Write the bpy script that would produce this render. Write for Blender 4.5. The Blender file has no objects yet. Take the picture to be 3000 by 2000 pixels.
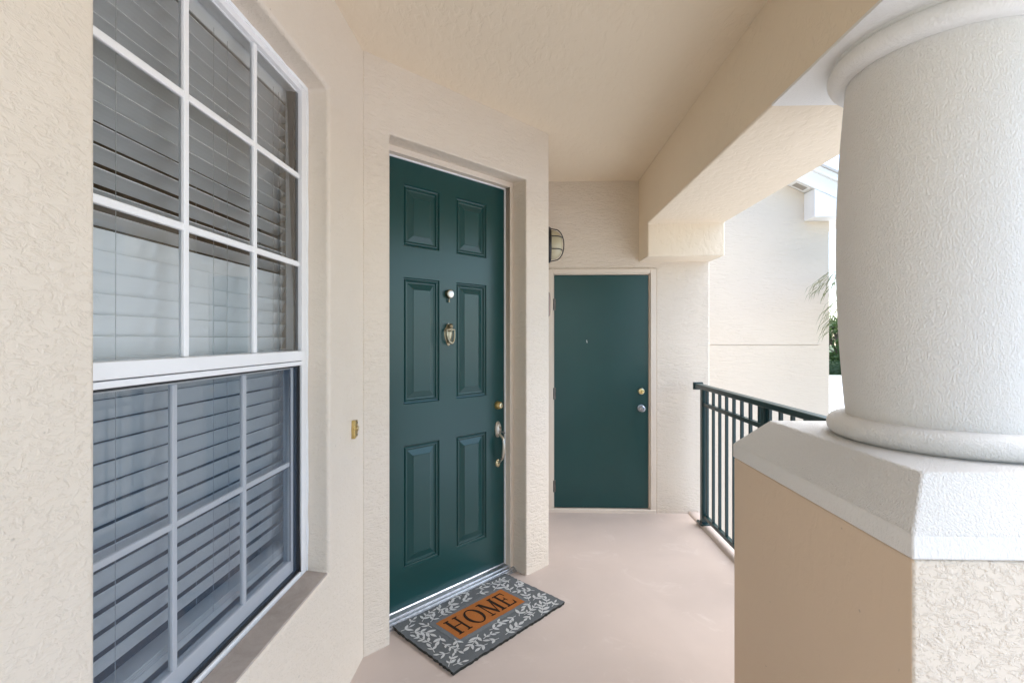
import bpy, bmesh, math, random
from mathutils import Vector, Matrix, Euler

R = math.radians
random.seed(7)
scene = bpy.context.scene
COL = scene.collection

# ------------------------------------------------------------------ camera
EYE = 1.5
cam_d = bpy.data.cameras.new('camera')
cam = bpy.data.objects.new('camera', cam_d)
COL.objects.link(cam)
cam.location = (0, 0, EYE)
cam.rotation_euler = (R(90), 0, R(1.7))
cam_d.sensor_width = 36.0
cam_d.lens = 36.0 * 1424 / 3000
cam_d.shift_y = -10 / 3000
cam_d.clip_start = 0.02
cam_d.clip_end = 600
scene.camera = cam

# ------------------------------------------------------------------ light
SUN_EL, SUN_AZ = 64, 68          # azimuth clockwise from +Y: sun stands to the right and behind
world = bpy.data.worlds.new('World')
scene.world = world
world.use_nodes = True
wn = world.node_tree
bg = wn.nodes['Background']
sky = wn.nodes.new('ShaderNodeTexSky')
sky.sky_type = 'NISHITA'
sky.sun_disc = False
sky.sun_elevation = R(SUN_EL)
sky.sun_rotation = R(SUN_AZ)
sky.air_density = 1.0
sky.dust_density = 1.0
sky.ozone_density = 1.0
hs = wn.nodes.new('ShaderNodeHueSaturation')
hs.inputs['Saturation'].default_value = 1.0     # thin cloud: the blue is washed out
wn.links.new(sky.outputs[0], hs.inputs['Color'])
wn.links.new(hs.outputs[0], bg.inputs['Color'])
bg.inputs['Strength'].default_value = 0.09

sun_d = bpy.data.lights.new('sun', 'SUN')
sun_d.energy = 1.5
sun_d.angle = R(75)
sun_d.color = (1.0, 0.98, 0.95)
sun = bpy.data.objects.new('sun', sun_d)
COL.objects.link(sun)
sd = Vector((math.sin(R(SUN_AZ)) * math.cos(R(SUN_EL)), math.cos(R(SUN_AZ)) * math.cos(R(SUN_EL)), math.sin(R(SUN_EL))))
sun.rotation_euler = (-sd).to_track_quat('-Z', 'Y').to_euler()

vs = scene.view_settings
vs.view_transform = 'Standard'
vs.look = 'None'
vs.exposure = 2.45
vs.gamma = 1.0
scene.render.engine = 'CYCLES'
cy = scene.cycles
cy.max_bounces = 12
cy.diffuse_bounces = 7
cy.glossy_bounces = 4
cy.transparent_max_bounces = 24
cy.transmission_bounces = 6
cy.use_denoising = True
cy.sample_clamp_indirect = 8

# ------------------------------------------------------------------ helpers
class MB:
    def __init__(s):
        s.v, s.f, s.m = [], [], []
    def quad(s, *p, mi=0):
        b = len(s.v)
        s.v += [tuple(q) for q in p]
        s.f.append(tuple(range(b, b + len(p))))
        s.m.append(mi)
    def box(s, x0, x1, y0, y1, z0, z1, M=None, mi=0):
        b = len(s.v)
        c = [(x0, y0, z0), (x1, y0, z0), (x1, y1, z0), (x0, y1, z0), (x0, y0, z1), (x1, y0, z1), (x1, y1, z1), (x0, y1, z1)]
        if M is not None:
            c = [tuple(M @ Vector(q)) for q in c]
        s.v += c
        for f in ((0, 3, 2, 1), (4, 5, 6, 7), (0, 1, 5, 4), (1, 2, 6, 5), (2, 3, 7, 6), (3, 0, 4, 7)):
            s.f.append(tuple(b + i for i in f))
            s.m.append(mi)
    def prism(s, poly, axis, a0, a1, mi=0):
        """poly of 2-D points extruded along axis 'x','y' or 'z'"""
        def P(p, a):
            return {'x': (a, p[0], p[1]), 'y': (p[0], a, p[1]), 'z': (p[0], p[1], a)}[axis]
        b = len(s.v)
        n = len(poly)
        s.v += [P(p, a0) for p in poly] + [P(p, a1) for p in poly]
        s.f.append(tuple(b + i for i in range(n))); s.m.append(mi)
        s.f.append(tuple(b + n + i for i in reversed(range(n)))); s.m.append(mi)
        for i in range(n):
            j = (i + 1) % n
            s.f.append((b + i, b + n + i, b + n + j, b + j)); s.m.append(mi)
    def lathe(s, prof, seg=32, M=None, cap=True):
        b = len(s.v)
        for r, z in prof:
            for k in range(seg):
                a = 2 * math.pi * k / seg
                p = Vector((r * math.cos(a), r * math.sin(a), z))
                s.v.append(tuple(M @ p) if M is not None else tuple(p))
        for i in range(len(prof) - 1):
            for k in range(seg):
                k2 = (k + 1) % seg
                s.f.append((b + i * seg + k, b + i * seg + k2, b + (i + 1) * seg + k2, b + (i + 1) * seg + k)); s.m.append(0)
        if cap:
            s.f.append(tuple(b + k for k in reversed(range(seg)))); s.m.append(0)
            t = b + (len(prof) - 1) * seg
            s.f.append(tuple(t + k for k in range(seg))); s.m.append(0)
    def tube(s, pts, rad, seg=8, flat=1.0):
        pts = [Vector(p) for p in pts]
        if not isinstance(rad, (list, tuple)):
            rad = [rad] * len(pts)
        b = len(s.v)
        up = None
        for i, p in enumerate(pts):
            t = (pts[min(i + 1, len(pts) - 1)] - pts[max(i - 1, 0)]).normalized()
            if up is None:
                up = Vector((0, 0, 1)) if abs(t.z) < 0.9 else Vector((1, 0, 0))
            sx = t.cross(up).normalized()
            up = sx.cross(t).normalized()
            for k in range(seg):
                a = 2 * math.pi * k / seg
                s.v.append(tuple(p + sx * (rad[i] * math.cos(a)) + up * (rad[i] * flat * math.sin(a))))
        for i in range(len(pts) - 1):
            for k in range(seg):
                k2 = (k + 1) % seg
                s.f.append((b + i * seg + k, b + i * seg + k2, b + (i + 1) * seg + k2, b + (i + 1) * seg + k)); s.m.append(0)
        s.f.append(tuple(b + k for k in reversed(range(seg)))); s.m.append(0)
        t = b + (len(pts) - 1) * seg
        s.f.append(tuple(t + k for k in range(seg))); s.m.append(0)


def obj(name, mb, mat, parent=None, bevel=0, seg=2, smooth=False, fix=True, loc=None):
    me = bpy.data.meshes.new(name)
    me.from_pydata(mb.v, [], mb.f)
    mats = mat if isinstance(mat, (list, tuple)) else [mat]
    for m in mats:
        me.materials.append(m)
    if len(mats) > 1:
        me.polygons.foreach_set('material_index', mb.m)
    me.update()
    if fix:
        bm = bmesh.new(); bm.from_mesh(me)
        bmesh.ops.remove_doubles(bm, verts=bm.verts, dist=1e-5)
        bmesh.ops.recalc_face_normals(bm, faces=bm.faces)
        bm.to_mesh(me); bm.free()
    o = bpy.data.objects.new(name, me)
    COL.objects.link(o)
    if parent is not None:
        o.parent = parent
    if loc is not None:
        o.location = loc
    if bevel:
        md = o.modifiers.new('bevel', 'BEVEL')
        md.width = bevel; md.segments = seg; md.limit_method = 'ANGLE'; md.angle_limit = R(35)
        md.harden_normals = True
        me.shade_smooth()
    elif smooth:
        me.shade_smooth()
        try:
            me.set_sharp_from_angle(angle=R(40))
        except Exception:
            pass
    return o


def boxo(name, b, mat, parent=None, bevel=0, seg=2):
    m = MB(); m.box(*b)
    return obj(name, m, mat, parent, bevel, seg)


def sheet(name, x0, x1, y, z0, z1, mat, parent):
    m = MB(); m.quad((x0, y, z0), (x1, y, z0), (x1, y, z1), (x0, y, z1))
    return obj(name, m, mat, parent, fix=False)


def tag(o, label=None, cat=None, group=None, kind=None):
    if label: o['label'] = label
    if cat: o['category'] = cat
    if group: o['group'] = group
    if kind or cat: o['kind'] = kind or 'thing'
    return o


def thing(name, label, cat, loc=(0, 0, 0), rz=0, group=None):
    o = bpy.data.objects.new(name, None)
    o.empty_display_size = 0.1
    COL.objects.link(o)
    o.location = loc
    o.rotation_euler = (0, 0, rz)
    return tag(o, label, cat, group)


# ------------------------------------------------------------------ materials
class NT:
    def __init__(s, name):
        s.mat = bpy.data.materials.new(name)
        s.mat.use_nodes = True
        s.t = s.mat.node_tree
        s.n = s.t.nodes
        s.bsdf = s.n['Principled BSDF']
        s.out = s.n['Material Output']
        s.co = s.n.new('ShaderNodeTexCoord').outputs['Object']
    def L(s, a, b):
        s.t.links.new(a, b)
    def mapping(s, scale=(1, 1, 1), rot=(0, 0, 0), loc=(0, 0, 0), src=None):
        m = s.n.new('ShaderNodeMapping')
        m.inputs['Scale'].default_value = scale
        m.inputs['Rotation'].default_value = rot
        m.inputs['Location'].default_value = loc
        s.L(src or s.co, m.inputs['Vector'])
        return m.outputs[0]
    def noise(s, scale, detail=3, rough=0.5, dist=0.0, vec=None):
        n = s.n.new('ShaderNodeTexNoise')
        n.inputs['Scale'].default_value = scale
        n.inputs['Detail'].default_value = detail
        n.inputs['Roughness'].default_value = rough
        n.inputs['Distortion'].default_value = dist
        s.L(vec or s.co, n.inputs['Vector'])
        return n.outputs[0]
    def ramp(s, fac, stops, interp='LINEAR'):
        r = s.n.new('ShaderNodeValToRGB')
        r.color_ramp.interpolation = interp
        e = r.color_ramp.elements
        while len(e) < len(stops):
            e.new(0.5)
        for i, (p, c) in enumerate(stops):
            e[i].position = p
            e[i].color = (c, c, c, 1) if isinstance(c, (int, float)) else (*c, 1)
        s.L(fac, r.inputs['Fac'])
        return r.outputs[0]
    def math(s, op, a, b):
        m = s.n.new('ShaderNodeMath'); m.operation = op
        for i, q in enumerate((a, b)):
            if isinstance(q, (int, float)): m.inputs[i].default_value = q
            else: s.L(q, m.inputs[i])
        return m.outputs[0]
    def mix(s, fac, a, b, mode='MIX'):
        m = s.n.new('ShaderNodeMix'); m.data_type = 'RGBA'; m.blend_type = mode
        for sock, q in ((m.inputs[0], fac), (m.inputs[6], a), (m.inputs[7], b)):
            if isinstance(q, (int, float)): sock.default_value = q
            elif isinstance(q, tuple): sock.default_value = (*q, 1)
            else: s.L(q, sock)
        return m.outputs[2]
    def bump(s, height, strength=0.5, dist=0.003, prev=None):
        b = s.n.new('ShaderNodeBump')
        b.inputs['Strength'].default_value = strength
        b.inputs['Distance'].default_value = dist
        s.L(height, b.inputs['Height'])
        if prev is not None:
            s.L(prev, b.inputs['Normal'])
        return b.outputs[0]
    def done(s, color, rough=0.6, normal=None, metal=0.0, spec=None):
        if isinstance(color, tuple): s.bsdf.inputs['Base Color'].default_value = (*color, 1)
        else: s.L(color, s.bsdf.inputs['Base Color'])
        if isinstance(rough, (int, float)): s.bsdf.inputs['Roughness'].default_value = rough
        else: s.L(rough, s.bsdf.inputs['Roughness'])
        s.bsdf.inputs['Metallic'].default_value = metal
        if spec is not None: s.bsdf.inputs['Specular IOR Level'].default_value = spec
        if normal is not None: s.L(normal, s.bsdf.inputs['Normal'])
        return s.mat


def sc(c, k):
    return tuple(min(1, x * k) for x in c)


def stucco(name, col, scale=14, stretch=(1, 1, 2.4), plateau=0.5, strength=0.5, dist=0.003, rough=0.75, fine=0.25, fine_scale=120, rot=(0, 0, 0), width=0.05, pits=True, crumbs=0.0):
    t = NT(name)
    v = t.mapping(stretch, rot)
    big = t.noise(scale, 4, 0.55, 0.5, v)
    isl = t.ramp(big, [(plateau - width, 0.0), (plateau, 0.85), (plateau + width * 1.6, 1.0)])
    low = t.noise(1.9, 2, 0.5)
    gate = t.ramp(low, [(0.35, 0.35), (0.62, 1.0)])     # some passes of the trowel left more relief
    h = t.math('MULTIPLY', isl, gate)
    if crumbs:
        cr = t.ramp(t.noise(scale * 2.3, 3, 0.6, 0.6, v), [(0.57, 0.0), (0.72, 1.0)])
        h = t.math('ADD', h, t.math('MULTIPLY', cr, crumbs))
        cr2 = t.ramp(t.noise(scale * 1.3, 3, 0.6, 0.8, t.mapping(stretch, rot, (4.1, 2.2, 7.3))), [(0.53, 0.0), (0.68, 1.0)])
        h = t.math('ADD', h, t.math('MULTIPLY', cr2, crumbs))
    fn = t.noise(fine_scale, 3, 0.6)
    h2 = t.math('ADD', h, t.math('MULTIPLY', fn, fine))
    nrm = t.bump(h2, strength, dist)
    shade = t.noise(0.9, 4, 0.55)
    c = t.mix(t.ramp(shade, [(0.3, 0.0), (0.7, 1.0)]), sc(col, 0.965), sc(col, 1.02))
    c = t.mix(t.math('MULTIPLY', t.ramp(t.noise(2.4, 5, 0.7), [(0.55, 0.0), (0.8, 1.0)]), 0.35), c, tuple(a * b for a, b in zip(col, (0.93, 0.9, 0.86))))
    if pits:
        p = t.ramp(t.noise(38, 2, 0.5), [(0.755, 0.0), (0.785, 1.0)])
        c = t.mix(t.math('MULTIPLY', p, 0.45), c, sc(col, 0.45))
    return t.done(c, rough, nrm)


WALL = (0.74, 0.65, 0.54)
OVER = (0.78, 0.67, 0.52)
M = {}
M['wall_knock'] = stucco('stucco_skip_trowel', WALL, 28, (1, 1, 1.8), 0.5, 0.35, 0.005, 0.5, 0.05, 90, width=0.075, crumbs=0.9)
M['wall_comb'] = stucco('stucco_combed', WALL, 24, (1, 1, 3.0), 0.5, 0.55, 0.005, 0.7, 0.12, 110, width=0.08, pits=False, crumbs=0.5)
M['wall_back'] = stucco('stucco_combed_bright', WALL, 22, (1, 1, 3.8), 0.5, 0.65, 0.0055, 0.7, 0.15, 110, width=0.09, pits=False, crumbs=0.5)
M['ceiling'] = stucco('stucco_ceiling', OVER, 14, (2.0, 1, 1), 0.52, 0.5, 0.004, 0.75, 0.08, 90, rot=(0, 0, R(24)), width=0.12, pits=False)
M['beam'] = stucco('stucco_beam', OVER, 17, (1.5, 1, 1), 0.5, 0.45, 0.004, 0.75, 0.1, 90, rot=(0, 0, R(12)), width=0.1, pits=False)
M['pier_side'] = stucco('stucco_pier_smooth_shade', (0.72, 0.565, 0.415), 12, (1, 1.5, 1), 0.55, 0.2, 0.003, 0.7, 0.06, 70, rot=(R(40), 0, 0), width=0.15)  # more orange than the front face: warm bounced shade put into the colour
M['pier_front'] = stucco('stucco_pier_rough', WALL, 34, (1, 1, 1.6), 0.60, 0.5, 0.008, 0.75, 0.05, 200, width=0.09, pits=False, crumbs=1.1)
M['far_wall'] = stucco('stucco_far', (0.68, 0.59, 0.485), 10, (1, 1, 4), 0.5, 0.5, 0.006, 0.8, 0.1, 60, width=0.12, pits=False)


def grain(name, col, scale, strength, dist, rough=0.6, stretch=(1, 1, 0.6)):
    t = NT(name)
    v = t.mapping(stretch)
    n1 = t.noise(scale, 3, 0.65, 0.15, v)
    h = t.ramp(n1, [(0.36, 0.0), (0.66, 1.0)])
    n2 = t.noise(scale * 2.7, 2, 0.5, 0.0, v)
    h = t.math('ADD', h, t.math('MULTIPLY', n2, 0.35))
    nrm = t.bump(h, strength, dist)
    sh = t.ramp(t.noise(1.6, 4, 0.6), [(0.35, 0.0), (0.75, 1.0)])
    c = t.mix(sh, col, sc(col, 0.95))
    return t.done(c, rough, nrm)


WHITE = (0.86, 0.845, 0.81)
M['column'] = grain('column_sprayed_texture', WHITE, 215, 0.62, 0.0048)
M['cap'] = grain('cap_sprayed_texture', sc(WHITE, 0.95), 210, 0.72, 0.0055)
M['cap_band'] = grain('cap_band_plaster', sc(WHITE, 0.93), 120, 0.4, 0.003)

# floor
t = NT('painted_concrete_floor')
c0 = (0.50, 0.42, 0.37)
a = t.ramp(t.noise(1.7, 5, 0.6, 0.4), [(0.35, 0.0), (0.7, 1.0)])
c = t.mix(a, sc(c0, 0.95), sc(c0, 1.05))
st = t.ramp(t.noise(4.2, 6, 0.7, 1.2), [(0.58, 0.0), (0.70, 1.0)])
c = t.mix(t.math('MULTIPLY', st, 0.45), c, (0.62, 0.55, 0.5))
sp = t.ramp(t.noise(70, 2, 0.5), [(0.74, 0.0), (0.78, 1.0)])
c = t.mix(t.math('MULTIPLY', sp, 0.3), c, (0.66, 0.6, 0.55))
dk = t.ramp(t.noise(55, 2, 0.5, 0, t.mapping((1, 1, 1), loc=(3, 5, 1))), [(0.77, 0.0), (0.8, 1.0)])
c = t.mix(t.math('MULTIPLY', dk, 0.4), c, (0.2, 0.16, 0.13))
h = t.math('ADD', t.math('MULTIPLY', t.noise(160, 3, 0.6), 0.5), t.noise(11, 3, 0.5))
M['floor'] = t.done(c, t.ramp(t.noise(3, 3), [(0.3, 0.42), (0.7, 0.6)]), t.bump(h, 0.22, 0.003))


def paint(name, col, rough=0.4, bumps=0.05, scale=300, var=0.06, spec=None):
    t = NT(name)
    n = t.ramp(t.noise(3.5, 4, 0.6), [(0.3, 0.0), (0.7, 1.0)])
    c = t.mix(n, sc(col, 1 - var), sc(col, 1 + var))
    return t.done(c, rough, t.bump(t.noise(scale, 2, 0.6), bumps, 0.001), spec=spec)


GREEN = (0.005, 0.049, 0.048)
t = NT('door_green_enamel')
n = t.ramp(t.noise(2.2, 2, 0.5), [(0.2, 0.0), (0.8, 1.0)])
c = t.mix(n, sc(GREEN, 0.93), sc(GREEN, 1.07))
hh = t.math('ADD', t.noise(2.5, 2, 0.5), t.math('MULTIPLY', t.noise(240, 2, 0.6), 0.12))
M['door'] = t.done(c, 0.28, t.bump(hh, 0.08, 0.002), spec=0.48)
t = NT('grimy_sill_paint')
c = t.mix(t.ramp(t.noise(9, 6, 0.7, 0.5), [(0.3, 0.0), (0.7, 1.0)]), (0.33, 0.275, 0.23), (0.46, 0.39, 0.335))
M['sill'] = t.done(c, 0.8, t.bump(t.noise(120, 3, 0.6), 0.3, 0.002))
M['rail'] = paint('railing_green', (0.007, 0.032, 0.034), 0.32, 0.04, 150)
M['white'] = paint('white_vinyl', (0.86, 0.86, 0.86), 0.35, 0.02, 100, 0.02)
M['slat'] = paint('blind_slat_white', (0.9, 0.9, 0.89), 0.4, 0.02, 60, 0.02)
M['cord'] = paint('blind_cord', (0.55, 0.55, 0.53), 0.8)
M['frame_beige'] = paint('door_frame_paint', (0.70, 0.61, 0.51), 0.5, 0.05, 120, 0.03)
M['taupe'] = paint('taupe_plaque', (0.33, 0.25, 0.21), 0.6)
M['black'] = paint('lamp_black', (0.012, 0.011, 0.010), 0.4)
M['gasket'] = paint('rubber_gasket', (0.02, 0.02, 0.022), 0.6)
M['dome'] = paint('lamp_opal', (0.46, 0.41, 0.28), 0.2, 0.0)
M['chip'] = paint('paint_chip', (0.75, 0.75, 0.72), 0.7)
M['dark'] = paint('dark_slot', (0.03, 0.025, 0.02), 0.6)
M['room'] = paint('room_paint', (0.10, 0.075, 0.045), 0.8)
M['curtain'] = paint('room_blue_cloth', (0.05, 0.1, 0.16), 0.8)
M['trim_white'] = paint('roof_trim_white', (0.8, 0.79, 0.77), 0.5, 0.02, 60, 0.02)
M['grille'] = paint('vent_grille', (0.34, 0.31, 0.27), 0.7)


def metal(name, col, rough=0.3, var=0.1):
    t = NT(name)
    n = t.ramp(t.noise(60, 4, 0.65), [(0.35, 0.0), (0.7, 1.0)])
    c = t.mix(n, sc(col, 1 - var), col)
    return t.done(c, t.ramp(t.noise(35, 3), [(0.3, rough * 0.8), (0.7, min(1, rough * 1.4))]), metal=1.0)


M['brass'] = metal('worn_brass', (0.72, 0.53, 0.22), 0.3, 0.25)
M['pale_brass'] = metal('pale_brass', (0.78, 0.68, 0.44), 0.28, 0.2)
M['steel'] = metal('satin_steel', (0.36, 0.37, 0.39), 0.32)
M['old_brass'] = metal('tarnished_brass', (0.42, 0.36, 0.24), 0.35, 0.4)
M['aged'] = metal('aged_brass', (0.5, 0.45, 0.32), 0.35, 0.35)
M['silver'] = metal('bright_nickel', (0.66, 0.63, 0.56), 0.3)
M['aluminium'] = metal('mill_aluminium', (0.66, 0.68, 0.72), 0.38, 0.3)
M['hinge'] = metal('hinge_metal', (0.22, 0.2, 0.18), 0.5, 0.3)

# glass: clear sheet with a real Fresnel reflection
t = NT('window_glass')
t.n.remove(t.bsdf)
tr = t.n.new('ShaderNodeBsdfTransparent'); tr.inputs[0].default_value = (0.96, 0.98, 0.98, 1)
gl = t.n.new('ShaderNodeBsdfGlossy'); gl.inputs['Roughness'].default_value = 0.015
fr = t.n.new('ShaderNodeFresnel'); fr.inputs['IOR'].default_value = 1.5
mx = t.n.new('ShaderNodeMixShader')
t.L(t.math('MULTIPLY', fr.outputs[0], 2.0), mx.inputs[0]); t.L(tr.outputs[0], mx.inputs[1]); t.L(gl.outputs[0], mx.inputs[2])
t.L(mx.outputs[0], t.out.inputs['Surface'])
M['glass'] = t.mat
# insect screen: a weave too fine to resolve
t = NT('insect_screen')
t.n.remove(t.bsdf)
tr = t.n.new('ShaderNodeBsdfTransparent')
df = t.n.new('ShaderNodeBsdfDiffuse'); df.inputs[0].default_value = (0.09, 0.135, 0.20, 1)
mx = t.n.new('ShaderNodeMixShader'); mx.inputs[0].default_value = 0.32
t.L(tr.outputs[0], mx.inputs[1]); t.L(df.outputs[0], mx.inputs[2]); t.L(mx.outputs[0], t.out.inputs['Surface'])
M['screen'] = t.mat

# mat
def fibre(name, col, var=0.35, scale=420):
    t = NT(name)
    n = t.noise(scale, 3, 0.7)
    c = t.mix(t.ramp(n, [(0.3, 0.0), (0.7, 1.0)]), sc(col, 1 - var), sc(col, 1 + var))
    big = t.ramp(t.noise(14, 3, 0.6), [(0.35, 0.0), (0.7, 1.0)])
    c = t.mix(t.math('MULTIPLY', big, 0.35), c, sc(col, 0.72))
    return t.done(c, 0.95, t.bump(n, 0.9, 0.004), spec=0.1)
M['mat_grey'] = fibre('mat_grey_coir', (0.14, 0.15, 0.155))
M['mat_band'] = fibre('mat_mid_grey_coir', (0.17, 0.18, 0.185))
M['mat_orange'] = fibre('mat_orange_coir', (0.40, 0.14, 0.038))
M['mat_white'] = fibre('mat_white_print', (0.58, 0.59, 0.58), 0.3)
M['mat_black'] = fibre('mat_black_print', (0.028, 0.02, 0.014), 0.4)
M['mat_edge'] = fibre('mat_edge_coir', (0.05, 0.05, 0.045))

# outdoors
t = NT('lawn_ground')
c = t.mix(t.ramp(t.noise(0.6, 5, 0.65), [(0.35, 0.0), (0.7, 1.0)]), (0.05, 0.085, 0.025), (0.10, 0.12, 0.045))
M['lawn'] = t.done(c, 0.9, t.bump(t.noise(25, 3), 0.6, 0.05))
t = NT('pale_concrete_paving')
c = t.mix(t.ramp(t.noise(0.4, 5, 0.6), [(0.35, 0.0), (0.7, 1.0)]), (0.46, 0.46, 0.455), (0.55, 0.55, 0.545))
M['paving'] = t.done(c, 0.8, t.bump(t.noise(30, 3), 0.3, 0.01))
M['roof'] = paint('roof_shingle', (0.5, 0.48, 0.45), 0.9)


def leafmat(name, c1, c2):
    t = NT(name)
    t.n.remove(t.bsdf)
    c = t.mix(t.ramp(t.noise(1.4, 3, 0.6), [(0.35, 0.0), (0.65, 1.0)]), c1, c2)
    d = t.n.new('ShaderNodeBsdfPrincipled'); t.L(c, d.inputs['Base Color']); d.inputs['Roughness'].default_value = 0.45
    tl = t.n.new('ShaderNodeBsdfTranslucent'); t.L(c, tl.inputs[0])
    mx = t.n.new('ShaderNodeMixShader'); mx.inputs[0].default_value = 0.3
    t.L(d.outputs[0], mx.inputs[1]); t.L(tl.outputs[0], mx.inputs[2]); t.L(mx.outputs[0], t.out.inputs['Surface'])
    return t.mat
M['leaf'] = leafmat('tree_leaf', (0.05, 0.10, 0.02), (0.10, 0.16, 0.04))
M['hedge'] = leafmat('hedge_leaf', (0.02, 0.055, 0.018), (0.04, 0.085, 0.025))
M['palm'] = leafmat('palm_leaflet', (0.11, 0.14, 0.06), (0.22, 0.22, 0.10))
M['bark'] = paint('bark', (0.16, 0.12, 0.09), 0.9, 0.6, 30, 0.3)

# ------------------------------------------------------------------ layout (metres; X right, Y into the porch)
A = Vector((-0.768, 2.26))        # inside corner: window wall / entry wall
B = Vector((0.1466, 3.226))       # outside corner of the entry wall
YB = 4.21                         # storage wall
XO = 1.568                        # outer corner of the storage wall
CEIL = 2.85
GROUND = -3.0
uE = (B - A).normalized()
phi = math.atan2(uE.y, uE.x)


def wall_chain(name, pts, thick, z0, z1, openings, mat, bevel=0.012):
    pts = [Vector(p) for p in pts]
    us = [(pts[i + 1] - pts[i]).normalized() for i in range(len(pts) - 1)]
    ns = [Vector((u.y, -u.x)) for u in us]
    cum = [0.0]
    for i in range(len(us)):
        cum.append(cum[-1] + (pts[i + 1] - pts[i]).length)
    S = sorted(set([round(c, 6) for c in cum] + [round(q, 6) for o in openings for q in o[:2]]))
    Z = sorted(set([z0, z1] + [q for o in openings for q in o[2:]]))
    def pos(s, back):
        for i, c in enumerate(cum):
            if abs(s - c) < 1e-5:
                if not back: return pts[i]
                if i == 0: return pts[0] - ns[0] * thick
                if i == len(pts) - 1: return pts[-1] - ns[-1] * thick
                m = (ns[i - 1] + ns[i]); m /= (1 + ns[i - 1].dot(ns[i]))
                return pts[i] - m * thick
        for i in range(len(us)):
            if cum[i] < s < cum[i + 1]:
                p = pts[i] + us[i] * (s - cum[i])
                return p - ns[i] * thick if back else p
    mb = MB()
    V = lambda i, j, b: (*pos(S[i], b), Z[j])
    solid = lambda i, j: 0 <= i < len(S) - 1 and 0 <= j < len(Z) - 1 and not any(
        o[0] - 1e-5 < (S[i] + S[i + 1]) / 2 < o[1] and o[2] < (Z[j] + Z[j + 1]) / 2 < o[3] for o in openings)
    for i in range(len(S) - 1):
        for j in range(len(Z) - 1):
            if not solid(i, j):
                continue
            mb.quad(V(i, j, 0), V(i + 1, j, 0), V(i + 1, j + 1, 0), V(i, j + 1, 0))
            mb.quad(V(i, j, 1), V(i, j + 1, 1), V(i + 1, j + 1, 1), V(i + 1, j, 1))
            if not solid(i - 1, j): mb.quad(V(i, j, 0), V(i, j + 1, 0), V(i, j + 1, 1), V(i, j, 1))
            if not solid(i + 1, j): mb.quad(V(i + 1, j, 0), V(i + 1, j, 1), V(i + 1, j + 1, 1), V(i + 1, j + 1, 0))
            if not solid(i, j - 1): mb.quad(V(i, j, 0), V(i, j, 1), V(i + 1, j, 1), V(i + 1, j, 0))
            if not solid(i, j + 1): mb.quad(V(i, j + 1, 0), V(i + 1, j + 1, 0), V(i + 1, j + 1, 1), V(i, j + 1, 1))
    return obj(name, mb, mat, bevel=bevel, seg=3)


# window wall, 0.85 .. 1.873 m is the window opening
WY0, WY1, WZ0, WZ1 = 0.85, 1.873, 0.586, 2.47
Y_NEAR = -2.6
Y_ROOF = -2.5  # unseen rear end of ceiling, beam and roof, placed to balance the light
w = wall_chain('window_wall', [(A.x, Y_NEAR), (A.x, A.y + 0.03)], 0.28, -0.05, 3.0,
               [(WY0 - Y_NEAR, WY1 - Y_NEAR, WZ0, WZ1)], M['wall_knock'], 0.016)
tag(w, 'cream skip-trowelled stucco wall around the white window with blinds', 'wall')
ES0, ES1, EZ1 = 0.145, 1.115, 2.50
w = wall_chain('entry_wall', [A - uE * 0.0, B, (B.x, YB + 0.02)], 0.25, -0.05, 3.0, [(ES0, ES1, -0.02, EZ1)], M['wall_comb'], 0.009)
tag(w, 'angled cream stucco wall around the panelled front door', 'wall')
SX0, SX1, SZ1 = 0.178, 1.113, 2.094
w = wall_chain('storage_wall', [(0.10, YB), (XO, YB), (XO, 5.63)], 0.2, GROUND - 0.3, 3.4, [(SX0 - 0.10, SX1 - 0.10, 0.0, SZ1)], M['wall_back'], 0.012)
tag(w, 'cream combed stucco end wall around the flat green storage door', 'wall')

# floor slab with a low rounded kerb under the railing
m = MB(); m.box(-1.1, 1.47, Y_NEAR, 4.35, -0.25, 0.0)
tag(obj('porch_floor', m, M['floor'], bevel=0.01), 'tan painted concrete porch floor', None, kind='structure')
m = MB()
prof = [(1.375, -0.02), (1.385, 0.008), (1.402, 0.018), (1.45, 0.02), (1.47, 0.012), (1.478, -0.02)]
m.prism(prof, 'y', 2.03, YB - 0.002)
tag(obj('floor_kerb', m, M['floor'], smooth=True), 'low rounded tan concrete kerb under the railing', None, kind='structure')
m = MB(); m.box(-1.05, 0.98, Y_ROOF, 4.3, CEIL, CEIL + 0.12)
tag(obj('ceiling', m, M['ceiling']), 'tan trowelled stucco porch ceiling', None, kind='structure')

# beam with the lowered corbel end at the storage wall
bp = [(Y_ROOF, 2.417), (3.905, 2.417), (3.905, 2.153), (YB + 0.015, 2.153), (YB + 0.015, 2.97), (Y_ROOF, 2.97)]
m = MB(); m.prism(bp, 'x', 0.966, 1.575)
pbeam = tag(obj('porch_beam', m, M['beam'], bevel=0.012, seg=3), 'cream stucco beam overhead with a lowered block at its far end', 'beam')
m = MB(); m.box(0.962, 0.9665, Y_ROOF + 0.001, 1.947, 2.4195, CEIL - 0.001)
obj('plaster_step', m, M['beam'], pbeam, bevel=0.002)
m = MB(); m.box(-1.3, 1.75, Y_ROOF - 0.1, 4.2, 2.972, 3.2)  # unseen roof slab, added to block skylight and high sun
obj('unseen_roof_slab', m, M['trim_white'], pbeam, bevel=0.01)

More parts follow.
